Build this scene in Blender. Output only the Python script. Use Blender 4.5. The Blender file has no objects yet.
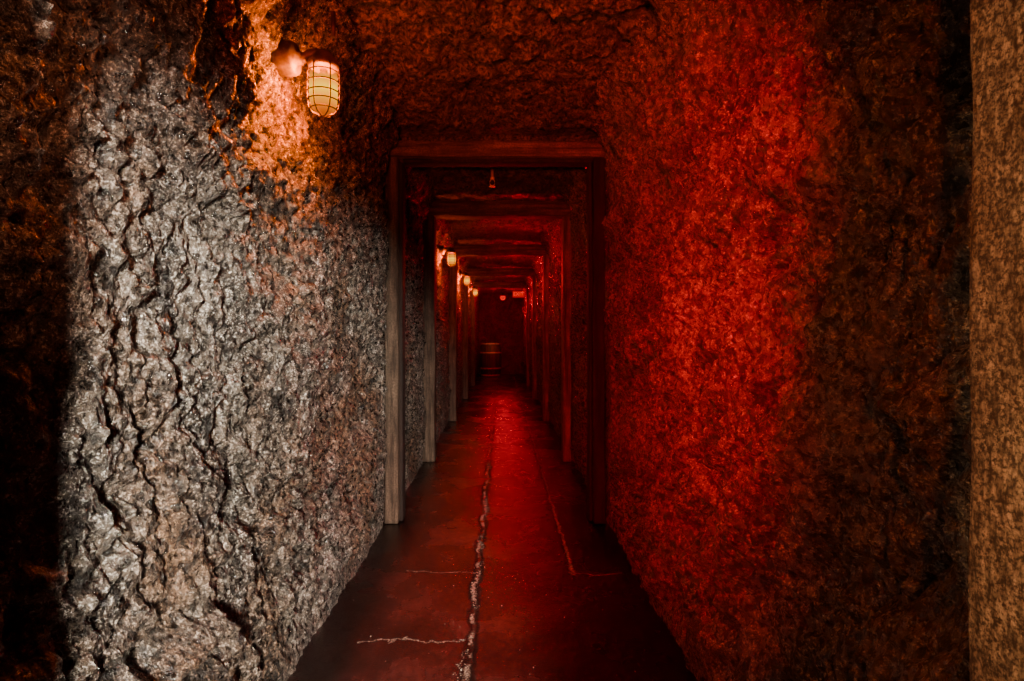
import bpy, bmesh, math, random
from mathutils import Vector, noise, Matrix
random.seed(4)
scn = bpy.context.scene
COL = scn.collection

# ---------------------------------------------------------------- helpers
def link(o, parent=None):
    COL.objects.link(o)
    if parent is not None: o.parent = parent
    return o
def mesh_obj(name, verts, faces, mat=None, smooth=True, parent=None):
    me = bpy.data.meshes.new(name); me.from_pydata(verts, [], faces); me.update()
    if smooth: me.polygons.foreach_set("use_smooth", [True]*len(me.polygons))
    o = bpy.data.objects.new(name, me)
    if mat: me.materials.append(mat)
    return link(o, parent)
def bm_obj(name, bm, mat=None, smooth=True, parent=None):
    me = bpy.data.meshes.new(name); bm.to_mesh(me); bm.free()
    if smooth: me.polygons.foreach_set("use_smooth", [True]*len(me.polygons))
    o = bpy.data.objects.new(name, me)
    if mat: me.materials.append(mat)
    return link(o, parent)
def empty(name, loc):
    o = bpy.data.objects.new(name, None); o.empty_display_size = .1; o.location = loc
    return link(o)
def tag(o, label, cat, group=None):
    o["label"] = label; o["category"] = cat
    if group: o["group"] = group

def nodes(mat):
    mat.use_nodes = True
    nt = mat.node_tree; nt.nodes.clear()
    return nt
class NB:
    def __init__(s, name):
        s.m = bpy.data.materials.new(name); s.nt = nodes(s.m)
        s.out = s.n("ShaderNodeOutputMaterial")
        s.tc = s.n("ShaderNodeTexCoord")
    def n(s, t, **kw):
        nd = s.nt.nodes.new(t)
        for k, v in kw.items(): setattr(nd, k, v)
        return nd
    def l(s, a, b): s.nt.links.new(a, b)
    def mapping(s, scale=(1,1,1), rot=(0,0,0), src="Object"):
        m = s.n("ShaderNodeMapping"); m.inputs["Scale"].default_value = scale
        m.inputs["Rotation"].default_value = rot
        s.l(s.tc.outputs[src], m.inputs["Vector"]); return m.outputs[0]
    def noise(s, vec, scale, detail=6, rough=.6, dist=0):
        n = s.n("ShaderNodeTexNoise"); n.inputs["Scale"].default_value = scale
        n.inputs["Detail"].default_value = detail; n.inputs["Roughness"].default_value = rough
        n.inputs["Distortion"].default_value = dist
        s.l(vec, n.inputs["Vector"]); return n.outputs["Fac"]
    def ramp(s, fac, stops):
        r = s.n("ShaderNodeValToRGB"); el = r.color_ramp.elements
        while len(el) < len(stops): el.new(.5)
        for e, (p, c) in zip(el, stops):
            e.position = p; e.color = (c[0], c[1], c[2], 1) if not isinstance(c, (int, float)) else (c, c, c, 1)
        s.l(fac, r.inputs[0]); return r.outputs[0]
    def maprange(s, v, a, b_, c, d):
        r = s.n("ShaderNodeMapRange"); s.l(v, r.inputs[0]); r.clamp = True
        for i, x in enumerate((a, b_, c, d)): r.inputs[i+1].default_value = x
        return r.outputs[0]
    def math(s, op, a, b=None, clamp=False):
        m = s.n("ShaderNodeMath"); m.operation = op; m.use_clamp = clamp
        for i, v in enumerate((a, b)):
            if v is None: continue
            if isinstance(v, (int, float)): m.inputs[i].default_value = v
            else: s.l(v, m.inputs[i])
        return m.outputs[0]
    def mix(s, f, a, b, mode="MIX"):
        m = s.n("ShaderNodeMix"); m.data_type = "RGBA"; m.blend_type = mode
        if isinstance(f, (int, float)): m.inputs[0].default_value = f
        else: s.l(f, m.inputs[0])
        for i, v in ((6, a), (7, b)):
            if isinstance(v, tuple): m.inputs[i].default_value = (*v, 1)
            else: s.l(v, m.inputs[i])
        return m.outputs[2]
    def bump(s, h, strength, dist, prev=None):
        b = s.n("ShaderNodeBump"); b.inputs["Strength"].default_value = strength
        b.inputs["Distance"].default_value = dist; s.l(h, b.inputs["Height"])
        if prev is not None: s.l(prev, b.inputs["Normal"])
        return b.outputs[0]
    def pbr(s, col, rough, normal=None, metallic=0, spec=.5, emis=None, es=0, coat=0, cr=.2):
        p = s.n("ShaderNodeBsdfPrincipled")
        if isinstance(col, tuple): p.inputs["Base Color"].default_value = (*col, 1)
        else: s.l(col, p.inputs["Base Color"])
        if isinstance(rough, (int, float)): p.inputs["Roughness"].default_value = rough
        else: s.l(rough, p.inputs["Roughness"])
        if normal is not None:
            s.l(normal, p.inputs["Normal"])
            if coat: s.l(normal, p.inputs["Coat Normal"])
        p.inputs["Metallic"].default_value = metallic
        p.inputs["Specular IOR Level"].default_value = spec
        p.inputs["Coat Weight"].default_value = coat
        p.inputs["Coat Roughness"].default_value = cr
        if emis:
            p.inputs["Emission Color"].default_value = (*emis, 1); p.inputs["Emission Strength"].default_value = es
        s.l(p.outputs[0], s.out.inputs[0]); return s.m

# ---------------------------------------------------------------- materials
def rock(name, dark, mid, light, painted_glint, stretch=(1,1,.7), rot=(0,0,0), spec=.9, rlo=.18, rhi=.5, coat=1.0, tint=None, lift=0, ga=.9, sc=(21,55), fine=.008, fmin=.05, gmin=.1, b1=.018, b2=.036, b4=.026):
    b = NB(name)
    v = b.mapping(stretch, rot)
    n1 = b.noise(v, 3.2, 6, .65, .6)
    n2 = b.noise(v, sc[0], 5, .62, .4)
    n4 = b.noise(v, sc[1], 4, .65, .2)
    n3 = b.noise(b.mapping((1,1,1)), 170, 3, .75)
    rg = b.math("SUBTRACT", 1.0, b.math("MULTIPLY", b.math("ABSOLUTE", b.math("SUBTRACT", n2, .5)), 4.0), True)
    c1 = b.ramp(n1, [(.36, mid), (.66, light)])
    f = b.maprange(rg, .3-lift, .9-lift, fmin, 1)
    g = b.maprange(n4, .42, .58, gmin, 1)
    c = b.mix(b.math("MULTIPLY", f, g), dark, c1)  # crevice shade mixed into the base colour along the ridge noise
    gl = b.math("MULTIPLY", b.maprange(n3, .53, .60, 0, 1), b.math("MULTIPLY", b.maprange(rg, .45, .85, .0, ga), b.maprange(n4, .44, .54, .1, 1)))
    c = b.mix(gl, c, painted_glint)  # highlights on the crests painted into the base colour as pale speckle
    if tint: c = b.mix(b.maprange(b.noise(b.mapping((1,1,.6)), 2.3, 5, .6), .46, .60, 0, .9), c, tint, "MULTIPLY")
    bn = b.bump(rg, .9, b1)
    bn = b.bump(n2, .9, b2, bn)
    bn = b.bump(n4, 1.0, b4, bn)
    bn = b.bump(n3, 1.0, fine, bn)
    r = b.maprange(n4, .35, .6, rlo, rhi)
    return b.pbr(c, r, bn, spec=spec, coat=coat, cr=.12)
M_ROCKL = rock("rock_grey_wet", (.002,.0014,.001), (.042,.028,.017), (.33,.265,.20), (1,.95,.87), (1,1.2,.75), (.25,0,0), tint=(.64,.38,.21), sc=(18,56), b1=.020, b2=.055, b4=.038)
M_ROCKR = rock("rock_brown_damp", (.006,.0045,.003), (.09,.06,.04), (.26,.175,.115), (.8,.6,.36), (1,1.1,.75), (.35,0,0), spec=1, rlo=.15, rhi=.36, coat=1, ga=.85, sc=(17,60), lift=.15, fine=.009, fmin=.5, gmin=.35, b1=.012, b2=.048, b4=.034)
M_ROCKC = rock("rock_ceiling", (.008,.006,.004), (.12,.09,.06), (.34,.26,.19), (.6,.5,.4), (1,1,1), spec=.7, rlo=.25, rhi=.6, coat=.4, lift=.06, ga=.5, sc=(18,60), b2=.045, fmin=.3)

def wood(name, axis, dark, light, rough=.65, speck=.5, gr=(28, 2.2), blotch=.55, fs=120):
    b = NB(name)
    sc = [gr[0]]*3; sc[axis] = gr[1]
    v = b.mapping(tuple(sc)); v2 = b.mapping((1,1,1))
    n1 = b.noise(v, 1, 8, .65, .5); n2 = b.noise(v2, 7, 4, .6); n3 = b.noise(v2, fs, 5, .8)
    c = b.ramp(n1, [(.34, dark), (.64, light)])
    c = b.mix(b.ramp(n2, [(.35, blotch), (.65, 0.)]), c, dark)
    c = b.mix(b.math("MULTIPLY", b.maprange(n3, .44, .56, 1, 0), speck), c, dark)
    bn = b.bump(n1, .9, .012); bn = b.bump(n3, 1, .96/fs, bn)
    return b.pbr(c, rough, bn, spec=.4)
M_WZ = wood("timber_post_wood", 2, (.022,.014,.009), (.22,.155,.105), .6, .6, (40,3))
M_WF = wood("lit_post_wood", 2, (.05,.03,.02), (.60,.42,.30), .45)  # post timber lightened in its colour to carry the red light
M_WD = wood("shaded_post_wood", 2, (.005,.003,.002), (.045,.025,.018))  # post timber darkened in its colour so the right upright looks unlit
M_WX = wood("timber_header_wood", 0, (.018,.012,.008), (.28,.18,.115), .6, .6, (44,2.4))
M_WG = wood("gritty_tan_wood", 2, (.05,.032,.017), (.92,.69,.42), .5, .95, (120, 40), .1, 170)

def floor_mat():
    b = NB("damp_concrete")
    v = b.mapping((1,1,1))
    sep = b.n("ShaderNodeSeparateXYZ"); b.l(b.tc.outputs["Object"], sep.inputs[0])
    X, Y = sep.outputs[0], sep.outputs[1]
    nb = b.noise(v, 2.2, 6, .6); nf = b.noise(v, 35, 6, .7); ns = b.noise(v, 170, 3, .6)
    wob = b.noise(v, 5.5, 6, .7); wob2 = b.noise(b.mapping((1.3,1.3,1)), 4, 6, .7); ng = b.noise(v, 11, 5, .7)
    def line(coord, x0, amp, w0, w1, wb):
        d = b.math("SUBTRACT", coord, x0)
        d = b.math("ADD", d, b.math("MULTIPLY", b.math("SUBTRACT", wb, .5), amp))
        d = b.math("ABSOLUTE", d)
        return b.maprange(d, w0, w1, 1, 0)
    def gate(coord, lo, hi):
        return b.math("MULTIPLY", b.math("GREATER_THAN", coord, lo), b.math("LESS_THAN", coord, hi))
    LD = line(X, -.115, .10, .008, .026, wob)
    LP = b.math("MULTIPLY", line(X, -.115, .10, .003, .012, wob), b.maprange(ng, .46, .55, 0.05, 1))
    L2 = b.math("MULTIPLY", line(X, .325, .09, .004, .014, wob2), b.math("GREATER_THAN", Y, 2.58))
    L3 = b.math("MULTIPLY", line(Y, 2.02, .2, .001, .007, wob2), gate(X, -.52, -.13))
    L4 = b.math("MULTIPLY", line(Y, 2.60, .12, .001, .007, wob), gate(X, .31, .56))
    L5 = b.math("MULTIPLY", line(Y, 2.62, .12, .001, .004, wob2), gate(X, -.45, -.12))
    thin = b.math("MULTIPLY", b.math("MAXIMUM", b.math("MAXIMUM", L2, L3), b.math("MAXIMUM", L4, L5)), b.maprange(ng, .38, .52, .5, 1))
    base = b.ramp(nb, [(.34, (.030,.0065,.0055)), (.50, (.056,.012,.010)), (.66, (.12,.026,.022))])  # red lamp spill tinted into the concrete's own colour
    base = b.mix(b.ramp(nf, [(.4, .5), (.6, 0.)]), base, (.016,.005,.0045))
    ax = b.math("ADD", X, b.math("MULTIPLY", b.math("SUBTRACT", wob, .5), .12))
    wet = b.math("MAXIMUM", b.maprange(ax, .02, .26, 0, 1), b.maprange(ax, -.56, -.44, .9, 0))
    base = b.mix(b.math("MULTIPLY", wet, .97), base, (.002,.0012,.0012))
    base = b.mix(b.math("MULTIPLY", LD, .85), base, (.004,.003,.003))
    crc = b.ramp(ns, [(.42, (.05,.038,.03)), (.60, (.45,.36,.28))])
    crf = b.math("MAXIMUM", LP, thin)
    col = b.mix(crf, base, crc)
    bn = b.bump(nb, .5, .03); bn = b.bump(nf, .6, .006, bn)
    bn = b.bump(b.math("MULTIPLY", b.math("MAXIMUM", LD, thin), -1), .7, .012, bn); bn = b.bump(ns, .4, .002, bn)
    rg = b.ramp(nb, [(.35, .16), (.65, .34)])
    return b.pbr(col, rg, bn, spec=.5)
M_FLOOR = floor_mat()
b = NB("pale_gravel"); M_GRAVEL = b.pbr(b.ramp(b.noise(b.mapping(), 90, 2), [(.45, (.04,.028,.022)), (.62, (.40,.33,.26))]), .5)
b = NB("painted_metal"); M_METAL = b.pbr(b.ramp(b.noise(b.mapping(), 30, 4), [(.4, (.05,.04,.03)), (.65, (.16,.13,.11))]), .5, metallic=.4)
b = NB("rusty_dark_metal"); M_RUST = b.pbr(b.ramp(b.noise(b.mapping(), 40, 4), [(.4, (.02,.014,.01)), (.65, (.08,.04,.02))]), .6, metallic=.2)
b = NB("pale_hoop_metal"); M_HOOP = b.pbr(b.ramp(b.noise(b.mapping(), 30, 4), [(.4, (.22,.20,.17)), (.65, (.5,.46,.42))]), .5)
b = NB("bright_metal"); M_BRIGHT = b.pbr((.9,.88,.85), .3, metallic=.3)
def emit(name, col, st):
    b = NB(name)
    e = b.n("ShaderNodeEmission"); e.inputs[0].default_value = (*col, 1); e.inputs[1].default_value = st
    b.l(e.outputs[0], b.out.inputs[0]); return b.m
def glass(name, col, st, mixf, tc=(1,.8,.4,1), hot=None, hs=1):
    """glowing lamp glass: part see-through, hotter toward the middle of its height"""
    b = NB(name)
    e = b.n("ShaderNodeEmission"); e.inputs[0].default_value = (*col, 1); e.inputs[1].default_value = st
    if hot:
        sep = b.n("ShaderNodeSeparateXYZ"); b.l(b.tc.outputs["Object"], sep.inputs[0])
        d = b.math("ABSOLUTE", b.math("ADD", sep.outputs[2], .09))
        k = b.maprange(d, .0, .07, 0, 1)
        b.l(b.ramp(k, [(0, hot), (.9, col)]), e.inputs[0])
        b.l(b.maprange(d, .0, .07, st*hs, st), e.inputs[1])
    t = b.n("ShaderNodeBsdfTransparent"); t.inputs[0].default_value = tc
    m1 = b.n("ShaderNodeMixShader"); m1.inputs[0].default_value = mixf
    b.l(t.outputs[0], m1.inputs[1]); b.l(e.outputs[0], m1.inputs[2])
    b.l(m1.outputs[0], b.out.inputs[0]); return b.m
M_BULB = glass("warm_bulb", (1,.25,.0), .4, .5, (1,.7,.03,1))
M_JAR = glass("amber_glass", (1,.17,.0), .55, .94, (1,.5,.0,1), (1,.50,.0), 4.2)
M_BULBR = emit("red_bulb", (1,.0,.0), 1.0)

# ---------------------------------------------------------------- room shell
FY = [3.35, 4.97, 7.3, 9.8, 12.3]
def fb(x, y, z, o=5): return noise.fractal(Vector((x, y, z)), 1.0, 2.0, o, noise_basis='PERLIN_ORIGINAL')
def sm(a, b_, t):
    t = max(0, min(1, (t-a)/(b_-a))); return t*t*(3-2*t)
def ys():
    out = []; y = -2.6
    while y < 16.3:
        out.append(y)
        if y < .45: y += .05
        elif y < 3.5: y += .0075
        elif y < 6: y += .018
        else: y += .05
    out.append(16.3); return out
YS = ys()
def near(y):
    """1 in the pocket cut for each timber frame, fading out beside it"""
    return max(1-sm(.09, .14, abs(y-f)) for f in FY)
def calm(y):
    return 1-.62*max(math.exp(-((y-f)/.38)**2) for f in FY)
def blob(y, z, y0, z0, sy, sz, h):
    return h*math.exp(-(((y-y0)/sy)**2 + ((z-z0)/sz)**2))
def relief(y, z, seed, side):
    s = seed
    w = .10*fb(y*2.3+s, z*2.3, s, 3)
    w2 = .14*fb(y*2.3+s, z*2.3, s+9, 3)
    a = .030*fb(y*1.6+s, z*1.1, 3.1+s, 3)
    k = (.25 + .75*sm(0, .18, z))
    c = calm(y)
    if side < 0:
        yy, zz = y + w + .22*z, z - .2*y + w2
        big = fb(yy*3.2+s, zz*2.4, 1.7, 3)
        m = fb(yy*8+s, zz*6, 5.2, 3)
        m2 = fb(yy*20+s, zz*13, 8.2, 4)
        m3 = fb(y*46+s, z*30, 3.2, 3)
        return (a + .032*big + .028*m)*k*c + (.028*m2 + .017*m3)*k
    yy, zz = y + 1.2*w + .50*z, z + .1*y + w2
    big = .25-abs(fb(yy*2.6+s, zz*1.5, 1.7, 3))
    m = fb(yy*6.5+s, zz*3.4, 5.2, 4)
    m2 = .2-abs(fb(yy*13+s, zz*7, 8.2, 3))
    m3 = fb(y*42+s, z*28, 3.2, 3)
    return (a + .105*big + .085*m)*k*c + (.046*m2 + .013*m3)*k
def wall(name, side, mat, seed, nz=310):
    verts = []; faces = []
    Z0, Z1 = -.04, 2.36
    for y in YS:
        nr = near(y)
        for j in range(nz+1):
            z = Z0 + (Z1-Z0)*j/nz
            h = relief(y, z, seed, side)
            if side < 0:
                if y < 1.0:
                    q = (1-sm(.72,.84,y))*sm(1.22,1.36,z+.12*fb(y*5,z*3,4,2))
                    h += .055*q + .05*q*(.3-abs(fb(y*7+3, z*6, 2.5, 3)))*2
                if z < .62: h += .065*sm(.95,1.03,y)*(1-sm(1.28,1.36,y))*(1-sm(.44+.06*fb(y*9,1,2,2), .50+.06*fb(y*9,1,2,2), z))*sm(0,.2,z)
                h += blob(y, z, 1.95, 1.45, .1, .25, .03)
            else:
                h += blob(y, z, 1.6, 1.1, .25, .8, .03)
                # diagonal gouge high on the wall by the near post
                if .72 < y < 1.2:
                    t = (y-.80)/.30; zl = 1.55-.26*t + .02*fb(y*9, 1, 1, 2)
                    h -= .022*math.exp(-((z-zl)/.014)**2)*sm(-.1,.15,t)*(1-sm(.9,1.15,t))
            h += .11*sm(1.95, 2.36, z)**1.5
            h = h*(1-nr) + (-.020 if side < 0 else .002)*nr
            x = (-.684 + h) if side < 0 else (.628 - h)
            verts.append((x, y, z))
    n = nz+1
    for i in range(len(YS)-1):
        for j in range(nz):
            a = i*n+j
            f = (a, a+n, a+n+1, a+1)
            faces.append(f if side > 0 else f[::-1])
    o = mesh_obj(name, verts, faces, mat); o["kind"] = "structure"; return o
wall("wall_left", -1, M_ROCKL, 2.3)
wall("wall_right", 1, M_ROCKR, 11.7)
def ceiling():
    verts = []; faces = []; nx = 140
    for y in YS:
        nr = near(y)
        for j in range(nx+1):
            x = -.80 + 1.52*j/nx
            w = .12*fb(x*3, y*3, 2.2, 3)
            h = .03*fb(x*1.4, y*1.4, 9.1, 3) + .06*(.2-abs(fb(x*4+w*4, y*4, 4.4, 5))) + .040*(abs(fb(x*11+w*8, y*11, 7.7, 4))-.2) + .012*fb(x*32, y*32, 1.7, 3)
            h *= (1-.7*nr)
            verts.append((x, y, 2.315 - h + .02*nr))
    n = nx+1
    for i in range(len(YS)-1):
        for j in range(nx):
            a = i*n+j; faces.append((a, a+1, a+n+1, a+n)[::-1])
    o = mesh_obj("ceiling", verts, faces, M_ROCKC); o["kind"] = "structure"
ceiling()
def floor():
    verts = []; faces = []; nx = 60
    YF = YS[::2]+[YS[-1]]
    for y in YF:
        for j in range(nx+1):
            x = -.78 + 1.5*j/nx
            verts.append((x, y, .006*fb(x*2, y*2, 2.2, 4)-.002))
    n = nx+1
    for i in range(len(YF)-1):
        for j in range(nx):
            a = i*n+j; faces.append((a, a+1, a+n+1, a+n))
    o = mesh_obj("floor", verts, faces, M_FLOOR); o["kind"] = "structure"
floor()
def endwall(name, y, flip):
    verts = []; faces = []; nx, nz = 70, 110
    for i in range(nx+1):
        for j in range(nz+1):
            x = -.82+1.56*i/nx; z = -.05+2.45*j/nz
            verts.append((x, y - flip*(.03*fb(x*3, z*3, y, 5)), z))
    for i in range(nx):
        for j in range(nz):
            a = i*(nz+1)+j; faces.append((a, a+1, a+nz+2, a+nz+1))
    o = mesh_obj(name, verts, faces, M_ROCKC); o["kind"] = "structure"
endwall("wall_far", 16.25, 1); endwall("wall_back", -2.55, -1)

# ---------------------------------------------------------------- timber
def beam(name, lo, hi, mat, parent, seed, axis, amp=.006):
    lo = Vector(lo); hi = Vector(hi); c = (lo+hi)/2; d = hi-lo
    bm = bmesh.new(); bmesh.ops.create_cube(bm, size=1)
    for v in bm.verts: v.co = Vector((v.co.x*d.x, v.co.y*d.y, v.co.z*d.z))
    bmesh.ops.bevel(bm, geom=list(bm.edges), offset=.007, segments=2, affect='EDGES', profile=.6)
    le = [e for e in bm.edges if abs((e.verts[0].co-e.verts[1].co)[axis]) > d[axis]*.8]
    bmesh.ops.subdivide_edges(bm, edges=le, cuts=60, use_grid_fill=False)
    for v in bm.verts:
        t = v.co[axis]
        o = Vector((fb(v.co.x*6+seed, v.co.y*6, t*3.5, 3), fb(v.co.x*6, v.co.y*6+seed, t*3.5+7, 3), fb(v.co.x*6, v.co.y*6, t*3.5+seed, 3)))
        o[axis] *= .3
        v.co += o*amp*1.6
        o2 = Vector((fb(seed, 1.3, t*.8, 2), fb(seed+4, 1.3, t*.8, 2), fb(seed+9, 1.3, t*.8, 2))); o2[axis] = 0
        v.co += o2*amp*1.2
    o = bm_obj(name, bm, mat, True, parent)
    o.location = c - (parent.location if parent else Vector())
    return o
labels = ["weathered timber frame opening into the mine passage",
          "dark timber support frame lining the rock passage",
          "red-lit timber support frame across the tunnel",
          "dim red-lit timber support frame deep in tunnel",
          "dark timber support frame near the tunnel end"]
for k, fy in enumerate(FY):
    e = empty("timber_support", (-.04, fy, 0))
    tag(e, labels[k], "timber support", "timber frames along the tunnel")
    dpt = .075
    top = 2.24 if k == 0 else 2.28
    li = -.612 if k == 0 else -.590
    beam("upright", (-.69, fy-dpt, .0), (li, fy+dpt, 2.15), M_WZ, e, k*3.1+.5, 2, .005)
    beam("upright", (.535, fy-dpt, .0), (.605, fy+dpt, 2.15), M_WD if k == 0 else M_WF, e, k*3.1+1.5, 2, .005)
    beam("header", (-.69, fy-dpt-.012, 2.15), (.612, fy+dpt, top), M_WX, e, k*3.1+2.5, 0, .005)
    if k == 0:
        beam("casing_board", (-.612, fy-.03, .0), (-.590, fy+.07, 2.13), M_WD, e, 40+k, 2, .002)
        beam("casing_board", (.517, fy-.03, .0), (.537, fy+.07, 2.13), M_WD, e, 42+k, 2, .002)
        beam("casing_board", (-.59, fy-.03, 2.13), (.532, fy+.07, 2.15), M_WD, e, 45+k, 0, .002)
p = beam("timber_post", (.536, .38, 0), (.66, .648, 2.34), M_WG, None, 61, 2, .003)
tag(p, "rough tan upright timber post against red rock wall", "post")
p = beam("timber_post", (-.70, .30, 0), (-.47, .47, 2.34), M_WZ, None, 71, 2, .006)  # added outside the view to shadow the near end of the left wall
tag(p, "unseen timber post added to cut the key light on the left wall", "post")

# ---------------------------------------------------------------- lamps
def lathe(name, prof, mat, parent, seg=32, axis='Z'):
    verts = []; faces = []
    for (r, z) in prof:
        for s in range(seg):
            a = 2*math.pi*s/seg
            p = (r*math.cos(a), r*math.sin(a), z)
            if axis == 'X': p = (z, r*math.cos(a), r*math.sin(a))
            verts.append(p)
    for i in range(len(prof)-1):
        for s in range(seg):
            a = i*seg+s; b_ = i*seg+(s+1) % seg
            faces.append((a, b_, b_+seg, a+seg))
    return mesh_obj(name, verts, faces, mat, True, parent)
def tubes(name, paths, r, mat, parent, seg=8):
    bm = bmesh.new()
    for path, closed in paths:
        n = len(path); rings = []
        for i, p in enumerate(path):
            p = Vector(p)
            if closed: t = Vector(path[(i+1) % n])-Vector(path[i-1])
            else: t = Vector(path[min(n-1, i+1)])-Vector(path[max(0, i-1)])
            t.normalize()
            u = t.cross(Vector((0,0,1)))
            if u.length < .2: u = t.cross(Vector((0,1,0)))
            u.normalize(); w = t.cross(u)
            rings.append([bm.verts.new(p+r*(math.cos(2*math.pi*s/seg)*u+math.sin(2*math.pi*s/seg)*w)) for s in range(seg)])
        m = n if closed else n-1
        for i in range(m):
            A, B = rings[i], rings[(i+1) % n]
            for s in range(seg): bm.faces.new((A[s], A[(s+1) % seg], B[(s+1) % seg], B[s]))
        if not closed:
            bm.faces.new(rings[0]); bm.faces.new(rings[-1][::-1])
    bmesh.ops.recalc_face_normals(bm, faces=bm.faces)
    return bm_obj(name, bm, mat, True, parent)
def lamp(loc):
    e = empty("wall_lamp", loc)
    bx = -.095; hz = .012
    o = lathe("mount_box", [(0,bx-.05),(.046,bx-.05),(.050,bx-.042),(.050,bx+.002),(.044,bx+.014),(.022,bx+.018),(.020,bx+.03),(0,bx+.03)], M_METAL, e, 32, 'X')
    o.location = (0,0,hz)
    pts = [(bx+.01,0,hz),(bx+.035,0,hz+.002),(-.045,0,hz+.012),(-.025,0,hz+.016),(-.008,0,hz+.012),(0,0,hz)]
    tubes("arm", [(pts, False)], .015, M_METAL, e, 12)
    lathe("collar", [(0,.034),(.018,.033),(.026,.026),(.036,.010),(.046,.0),(.048,-.010),(.045,-.018),(.040,-.02),(0,-.02)], M_METAL, e)
    lathe("glass_jar", [(.036,-.018),(.041,-.03),(.042,-.05),(.042,-.10),(.040,-.125),(.034,-.142),(.022,-.152),(.008,-.156),(0,-.1565)], M_JAR, e)
    lathe("bulb", [(0,-.022),(.012,-.024),(.013,-.04),(.022,-.06),(.026,-.08),(.022,-.098),(.012,-.108),(0,-.11)], M_BULB, e, 20)
    paths = []
    for k in range(6):
        a = math.pi*k/3 + .2; ca, sa = math.cos(a), math.sin(a)
        paths.append(([(ca*.046, sa*.046, -.012),(ca*.0485, sa*.0485, -.05),(ca*.0485, sa*.0485, -.11),(ca*.044, sa*.044, -.138),(ca*.03, sa*.03, -.157),(ca*.004, sa*.004, -.166)], False))
    for z, r in ((-.035,.0475),(-.065,.0487),(-.095,.0487),(-.12,.0475),(-.145,.040)):
        paths.append(([(r*math.cos(2*math.pi*s/28), r*math.sin(2*math.pi*s/28), z) for s in range(28)], True))
    tubes("wire_guard", paths, .0020, M_RUST, e, 6)
    return e
def copy_tree(e, loc):
    c = e.copy(); c.location = loc; COL.objects.link(c)
    for ch in list(e.children):
        k = ch.copy(); k.parent = c; COL.objects.link(k)
    return c
L0 = lamp((-.545, 1.71, 1.935))
tag(L0, "glowing amber jar lamp with wire guard on grey rock wall", "wall lamp", "caged lamps along the rock wall")
lamp_locs = [(-.535, 5.95, 2.0), (-.535, 8.55, 2.03), (-.535, 11.3, 2.06)]
for l in lamp_locs:
    c = copy_tree(L0, l)
    c["label"] = "small glowing amber caged lamp further down tunnel wall"
o = tubes("conduit_pipe", [([(-.50,1.66,1.985),(-.50,1.66,2.02),(-.50,1.66,2.06)], False)], .007, M_RUST, None, 10)
tag(o, "thin dark vertical conduit pipe beside the caged lamp", "pipe")

def light(kind, loc, col, power, target=None, size=.05, cone=None, blend=.5, name="light"):
    d = bpy.data.lights.new(name, kind); d.color = col; d.energy = power
    d.shadow_soft_size = size
    if cone: d.spot_size = math.radians(cone); d.spot_blend = blend
    o = bpy.data.objects.new(name, d); o.location = loc
    if target is not None:
        o.rotation_euler = (Vector(target)-Vector(loc)).to_track_quat('-Z', 'Y').to_euler()
    COL.objects.link(o); return o
light('POINT', (-.545,1.71,1.855), (1,.28,.0), 480, size=.036, name="lamp_light")
light('SPOT', (-.545,1.71,1.855), (1,.42,.0), 1000, (-.70,1.72,1.82), .036, 165, .6, "lamp_light")
for l in lamp_locs:
    light('POINT', (l[0],l[1],l[2]-.08), (1,.12,.0), 220, size=.036, name="lamp_light")
    light('SPOT', (l[0],l[1],l[2]-.08), (1,.24,.0), 1500, (-.70,l[1]+.06,l[2]-.10), .036, 165, .6, "lamp_light")
light('SPOT', (.3,-1.2,1.25), (1,.88,.73), 1550, (-.68,.95,.61), .12, 50, .6, "key_light")
for z in (.84, 1.1, 1.38):
    light('SPOT', (-.3,.1,z), (1,.64,.33), 24, (.54,.48,z), .04, 25, .5, "warm_light")
light('SPOT', (-.3,-.9,1.3), (1,.15,.035), 46, (.6,.60,1.1), .06, 46, 1, "warm_light")
light('SPOT', (.3,.1,1.9), (1,.34,.16), 46, (-.68,.72,1.62), .05, 46, .9, "warm_light")
RED = (1,0,.020)
light('SPOT', (-.12,.50,1.75), RED, 215, (.6,2.4,1.30), .03, 70, 1, "red_light")
light('SPOT', (-.12,.50,1.15), RED, 175, (.6,2.4,.65), .03, 66, 1, "red_light")
light('POINT', (-.1,-.5,1.6), (1,.008,.0), 8, None, .1, name="red_light")
light('SPOT', (-.1,-.9,1.0), (1,.035,.0), 560, (.0,1.9,2.25), .08, 35, .9, "red_light")
light('SPOT', (0,1.0,2.2), RED, 160, (-.26,2.7,0), .05, 44, .9, "red_light")
for y, p_ in ((6.3,10), (8.5,14), (10.9,14)): light('POINT', (.2,y,1.9), RED, p_, size=.06, name="red_light")

E = empty("pendant_lamp", (.02, 14.3, 2.30)); tag(E, "small round red glowing lamp hanging from rock ceiling", "lamp")
tubes("cord", [([(0,0,.03),(0,0,-.06),(0,0,-.13)], False)], .006, M_RUST, E)
lathe("lamp_shade", [(.018,-.10),(.022,-.13),(.07,-.17),(.075,-.175),(.07,-.176)], M_RUST, E)
lathe("bulb", [(0,-.14),(.035,-.145),(.065,-.175),(.075,-.215),(.065,-.255),(.035,-.285),(0,-.287)], M_BULBR, E)
light('POINT', (.02,14.2,1.90), RED, 50, size=.06, name="red_light")

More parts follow.
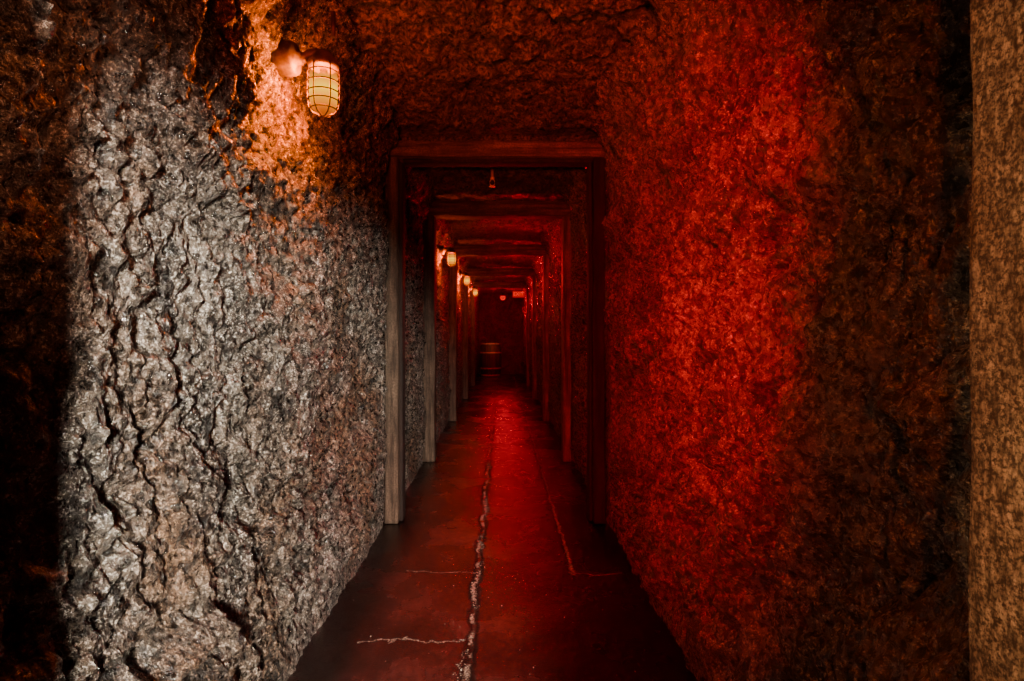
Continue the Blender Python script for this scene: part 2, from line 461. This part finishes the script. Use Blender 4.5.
E = empty("exit_sign", (.39, 13.3, 2.09)); tag(E, "red glowing exit sign hanging near the tunnel end", "sign")
bm = bmesh.new(); bmesh.ops.create_cube(bm, size=1)
for v in bm.verts: v.co = Vector((v.co.x*.28, v.co.y*.04, v.co.z*.15))
bmesh.ops.bevel(bm, geom=list(bm.edges), offset=.008, segments=2, affect='EDGES')
b = NB("red_sign_face"); bm_obj("sign_box", bm, b.pbr((.2,.005,.005), .4, emis=(1,.0,.0), es=.40), False, E)
tx = bpy.data.curves.new("lettering", 'FONT'); tx.body = "EXIT"; tx.size = .12; tx.align_x = 'CENTER'; tx.align_y = 'CENTER'; tx.extrude = .002
to = bpy.data.objects.new("lettering", tx); COL.objects.link(to); to.location = (0,-.023,0); to.rotation_euler = (math.pi/2,0,0)
bpy.context.view_layer.update()
me = bpy.data.meshes.new_from_object(to.evaluated_get(bpy.context.evaluated_depsgraph_get()))
mo = bpy.data.objects.new("sign_lettering", me); mo.location = to.location; mo.rotation_euler = to.rotation_euler
bpy.data.objects.remove(to); me.materials.clear(); me.materials.append(emit("sign_letters", (1,.01,.0), 1.5)); link(mo, E)
for sx in (-.08, .08):
    tubes("hanger_rod", [([(sx,0,.07),(sx,0,.14),(sx,0,.22)], False)], .005, M_RUST, E)

E = empty("ceiling_sprinkler", (-.07, 4.05, 2.30)); tag(E, "small bright metal sprinkler head under the rock ceiling", "sprinkler")
lathe("pipe", [(0,.02),(.012,.02),(.012,-.05),(.016,-.052),(.016,-.066),(.009,-.07),(0,-.07)], M_BRIGHT, E, 16)
for sx in (1, -1):
    tubes("yoke_arm", [([(sx*.008,0,-.068),(sx*.018,0,-.082),(sx*.018,0,-.10),(sx*.004,0,-.118)], False)], .003, M_BRIGHT, E)
lathe("deflector", [(0,-.116),(.024,-.117),(.025,-.121),(0,-.123)], M_BRIGHT, E, 20)

E = empty("wooden_barrel", (-.31, 15.3, 0)); tag(E, "old wooden barrel with metal hoops by the end wall", "barrel")
H = .92
def br(t): return .25 + .05*math.sin(math.pi*t)
seg = 120; verts = []; faces = []
N = 24
for i in range(N+1):
    t = i/N
    for s in range(seg):
        a = 2*math.pi*s/seg; g = .006 if s % 6 == 0 else 0
        r = br(t)-g; verts.append((r*math.cos(a), r*math.sin(a), t*H))
for i in range(N):
    for s in range(seg):
        a = i*seg+s; b_ = i*seg+(s+1) % seg; faces.append((a, b_, b_+seg, a+seg))
b = NB("barrel_oak"); vb = b.mapping((20,20,2))
nb_ = b.noise(vb, 1, 6, .6)
MB = b.pbr(b.ramp(nb_, [(.35,(.02,.012,.007)),(.65,(.10,.06,.035))]), .55, b.bump(nb_, .5, .01))
mesh_obj("staves", verts, faces, MB, True, E)
lathe("lid", [(0,H-.03),(.245,H-.03),(.245,H-.045),(0,H-.045)], MB, E, 48)
for t in (.04,.24,.70,.96):
    r = br(t)+.002; lathe("hoop", [(r,t*H-.022),(r+.005,t*H-.021),(r+.005,t*H+.021),(r,t*H+.022)], M_HOOP, E, 48)
light('SPOT', (-.1,13.6,1.7), (1,.60,.25), 14, (-.32,15.3,.7), .05, 20, .8, name="barrel_light")

bm = bmesh.new()
def stone(x, y, r):
    m = Matrix.Translation((x, y, r*.2)) @ Matrix.Rotation(random.random()*6, 4, (random.random(),random.random(),1)) @ Matrix.Diagonal((1, random.uniform(.6,1.2), random.uniform(.4,.7), 1))
    g = bmesh.ops.create_icosphere(bm, subdivisions=1, radius=r, matrix=m)
    for v in g['verts']: v.co += Vector((random.uniform(-1,1),random.uniform(-1,1),random.uniform(-1,1)))*r*.18
for i in range(900):
    y = 1.3 + 6.5*random.random()**1.6
    if fb(y*2.2, 7.7, 3, 3) < -.12: continue
    x = -.115 + .035*fb(y*3, 4.4, 1, 3) + random.gauss(0, .008)
    stone(x, y, random.uniform(.0012, .0032))
for i in range(250):
    y = random.uniform(1.4, 6); stone(random.uniform(-.5,.5), y, random.uniform(.001,.003))
o = bm_obj("gravel", bm, M_GRAVEL, False); o["kind"] = "stuff"; tag(o, "pale crumbled gravel along the cracked floor joint", "gravel")

# ---------------------------------------------------------------- world + camera
w = bpy.data.worlds.new("w"); scn.world = w; w.use_nodes = True
w.node_tree.nodes["Background"].inputs[0].default_value = (.02,.006,.004,1); w.node_tree.nodes["Background"].inputs[1].default_value = .3
cam = bpy.data.cameras.new("camera"); cam.sensor_width = 36; cam.lens = 560/1024*36
cam.shift_x = 10/1024; cam.shift_y = -4.5/1024; cam.clip_start = .02
co = bpy.data.objects.new("camera", cam); co.location = (0,0,1.1); co.rotation_euler = (math.pi/2,0,0)
COL.objects.link(co); scn.camera = co
